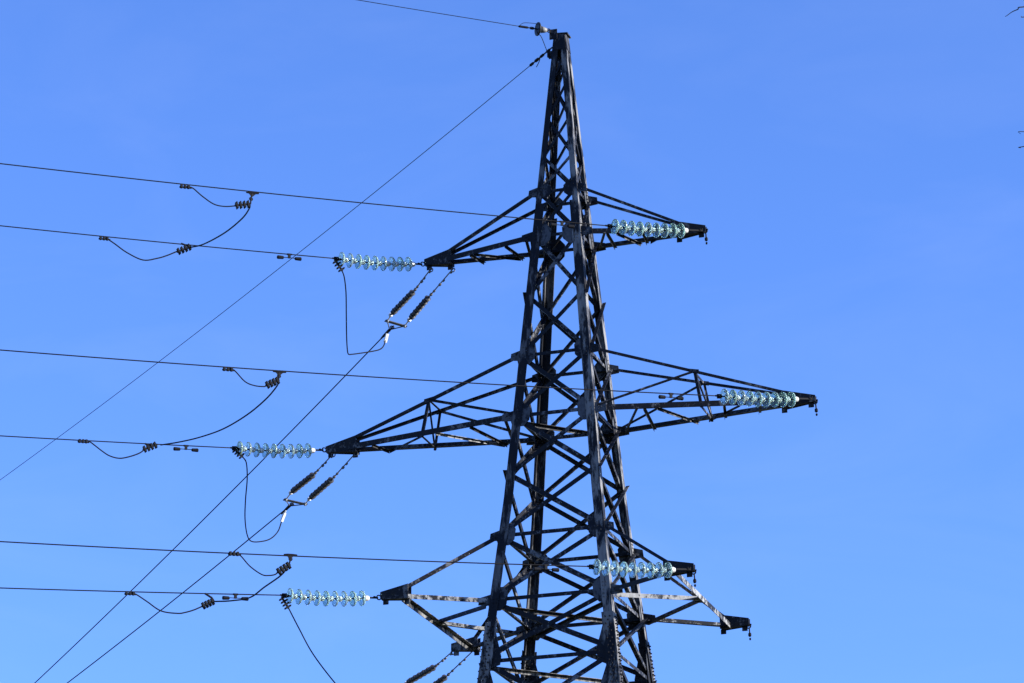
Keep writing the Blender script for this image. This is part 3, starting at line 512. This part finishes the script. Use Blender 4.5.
# far line: double rod strings, yokes, conductors
W2 = dict(ul='upper left', ml='middle left', bl='bottom left rear')
for k in W2:
    ends = []
    for i in (0, 1):
        P = pts('s2_%s_%d' % (k, i)); base = P[0]; th = thing('rod_insulator', ('left' if i == 0 else 'right') + ' of the two ribbed rods slanting down from the ' + W2[k] + ' crossarm tip', 'insulator', 'ribbed rod insulators in pairs', base)
        o = lambda p: V(p) - base
        a, b = o(P[1]), o(P[2]); d = (b - a); Ln = d.length; d.normalize()
        prof = [(-.05, .02), (0, .03)]; nr = 12
        for j in range(nr):
            s = .04 + (Ln - .08) * j / (nr - 1) - .018; rr = .072 if j % 2 == 0 else .062
            prof += [(s - .018, .03), (s + .004, rr), (s + .014, rr), (s + .022, .03)]
        prof += [(Ln, .03), (Ln + .05, .02)]
        bm = new(); lathe(bm, a, d, prof, 16); obj('ribbed_rod', bm, M['polymer'], th, False)
        bm = new(); link = a - d * .05; rod(bm, V((0, 0, .03)), link, .013); dl = link.normalized(); ll = link.length
        for f_, r_ in ((.08, .028), (.40, .024), (.55, .03), (.80, .026), (.93, .032)): lathe(bm, dl * (ll * f_ - .04), dl, [(0, .012), (.015, r_), (.065, r_), (.08, .012)], 8)
        torus(bm, V((0, 0, .0)), (0, 1, 0), .04, .013)
        obj('link', bm, M['link'], th)
        bm = new(); e2 = o(P[3]); d3 = (e2 - (b + d * .05)); l3 = d3.length; d3n = d3.normalized()
        rod(bm, b + d * .03, e2, .014); lathe(bm, b + d * .03, d, [(0, .02), (.01, .045), (.05, .045), (.06, .02)], 10); torus(bm, e2, d3n.cross(UP), .035, .013)
        obj('end_fitting', bm, M['zinc'], th); ends.append(P[3])
    p, q = ends; w0 = V(DATA['w2s_' + k]); c = (p + q) / 2
    th = thing('yoke_plate', 'small steel yoke bar joining the two ribbed rods under the ' + W2[k] + ' crossarm', 'fitting', 'yoke plates', c)
    e = (q - p); d2 = V((-math.cos(R(42)), math.sin(R(42)), -.2)).normalized(); nn = e.cross(d2).normalized()
    bm = new(); en = e.normalized(); plate(bm, [p - c - en * .05 - d2 * .03, q - c + en * .05 - d2 * .03, q - c + en * .05 + d2 * .045, p - c - en * .05 + d2 * .045], nn, .018)
    for f_ in (p, q): rod(bm, (f_ - c) * .92 + d2 * .03, (w0 - c) * .9, .012)
    obj('bar', bm, M['link'], th)
    bm = new(); rod(bm, (w0 - c) * .35, w0 - c + d2 * .12, .016); torus(bm, (w0 - c) * .55, nn, .04, .013); lathe(bm, (w0 - c) - d2 * .05, d2, [(0, .02), (.02, .034), (.30, .026), (.42, .016)], 10); obj('clevis', bm, M['fitting'], th)
    bm = new(); tube(bm, smooth_path(pts('w2_' + k), 5), .0125, 8)
    tag(obj('conductor', bm, M['wire'], None, True), dict(ul='wire slanting down left from the paired rods under the upper left crossarm', ml='wire slanting down left from the paired rods under the middle left crossarm', bl='wire leaving the paired rods under the bottom left crossarm at the picture edge')[k], 'wire', 'phase wires slanting down left')

# droppers from the glass strings round to the far line
DPL = dict(u='jumper cable hanging from the upper left glass string, bent sharply at its foot', m='jumper cable hanging in a round loop below the middle left glass string', b='jumper cable sloping away right below the bottom left glass string')
for k, kk in (('u', 'ul'), ('m', 'ml'), ('b', 'bl')):
    D = {n: [V(p) for p in v] for n, v in DATA['d_' + k].items()}; o0 = D['c'][0]
    th = thing('dropper_cable', DPL[k], 'cable', 'jumper cables hanging from the left glass strings', o0)
    bm = new(); tube(bm, smooth_path([p - o0 for p in D['m']], 6), .0135, 8); obj('cable', bm, M['wire'], th, True)
    bm = new(); bolted_clamp(bm, D['c'][0] - o0, D['c'][1] - o0, 4); rod(bm, V(DATA['we_' + kk]) - o0 + V((.1, .08, 0)), D['c'][0] - o0, .026); obj('bolted_clamp', bm, M['fitting'], th)
    bm = new(); t0, t1 = D['t'][0] - o0, D['t'][1] - o0; d = (t1 - t0).normalized(); rod(bm, t0, t1, .018); box(bm, t0 + (t1 - t0) * .35, d * .10, frame(d)[1] * .036, frame(d)[2] * .016); obj('terminal', bm, M['zinc'], th)

# loose hardware dangling from the unused right tips
def hanging(p, lab):
    p = V(p); p = p + V((-.05, 0, .02)); th = thing('hanging_shackle', 'small loose shackle and link dangling from the ' + lab, 'fitting', 'loose shackles on the right tips', p)
    bm = new(); torus(bm, V((0, 0, -.02)), (0, 1, 0), .045, .014); rod(bm, (-.05, 0, .02), (.06, 0, .01), .014); obj('shackle', bm, M['fitting'], th)
    bm = new(); rod(bm, (.012, 0, -.06), (.02, 0, -.20), .014); lathe(bm, V((.018, 0, -.16)), (.03, 0, -1), [(0, .014), (.02, .034), (.07, .034), (.09, .012)], 8); lathe(bm, V((.024, 0, -.27)), (.0, 0, -1), [(0, .012), (.02, .024), (.05, .014)], 8); obj('link', bm, M['fitting'], th)
hanging((LU + .03, .0, LV[2] - .14), 'upper right crossarm tip'); hanging((LM + .03, .0, LV[4] - .09), 'middle right crossarm tip')
hanging((LB + .03, -YB, LV[6] - .08), 'bottom right crossarm front tip'); hanging((LB + .03, YB, LV[6] - .08), 'bottom right crossarm rear tip')

# ------------------------------------------------------------------ bare tree beside the camera: only a few twig ends reach into the picture
tree = thing('bare_tree', 'leafless tree outside the right edge, a few fine dark twig tips showing', 'tree', None, (17.3, -25.6, 0)); tb = V((17.3, -25.6, 0))
bm = new(); trunk = smooth_path([V((0, 0, -.1)), V((.06, .04, 3)), V((-.05, .1, 7)), V((.05, 0, 11)), V((.0, .05, 15.5)), V((.05, .0, 20.5))], 4); tube(bm, trunk, .19, 10, .02); obj('trunk', bm, M['bark'], tree, True)
bm = new(); rt = random.Random(3)
def limb(p, d, L, r, lv):
    q = [p]; dd = d.copy()
    for i in range(4):
        dd = (dd + V((rt.uniform(-.18, .18), rt.uniform(-.18, .18), rt.uniform(-.02, .18)))).normalized(); q.append(q[-1] + dd * L / 4)
    tube(bm, q, r, 5, r * .3)
    if lv:
        for i in range(1, 5):
            for _ in range(2):
                x = (dd * .6 + V((rt.uniform(-1, 1), rt.uniform(-1, 1), rt.uniform(-.2, .8)))).normalized(); limb(q[i], x, L * .42, max(.003, r * .36), lv - 1)
for i in range(26):
    z = 5 + i * .58; an = i * 2.4; sp = 1.9 * (1 - abs(i / 26 - .35) * .9)
    x, y = math.cos(an), math.sin(an)
    if x * -.95 + y * -.3 > .3: sp *= .62      # the crown is thinner on the side of the open field
    limb(V((0, 0, z)), V((x, y, .75)).normalized(), sp, .035, 2)
obj('limb', bm, M['bark'], tree); bm = new()
twig = [((13.705, -27.662, 18.239), (13.725, -27.662, 18.245), (13.79, -27.669, 18.281), (13.86, -27.667, 18.305), (13.932, -27.668, 18.325), (14.5, -27.4, 18.36), (17.3, -25.6, 16.2)),
        ((13.886, -27.632, 18.232), (13.95, -27.62, 18.22), (14.5, -27.4, 18.36)),
        ((13.719, -27.107, 16.986), (13.761, -27.108, 17.008), (14.5, -26.9, 16.9), (17.3, -25.6, 14.8)),
        ((13.706, -27.046, 16.836), (13.741, -27.044, 16.85), (14.5, -26.9, 16.9))]
for t in twig: tube(bm, smooth_path([V(p) - tb for p in t], 5), .0024, 6, .010)
obj('twig', bm, M['bark'], tree)
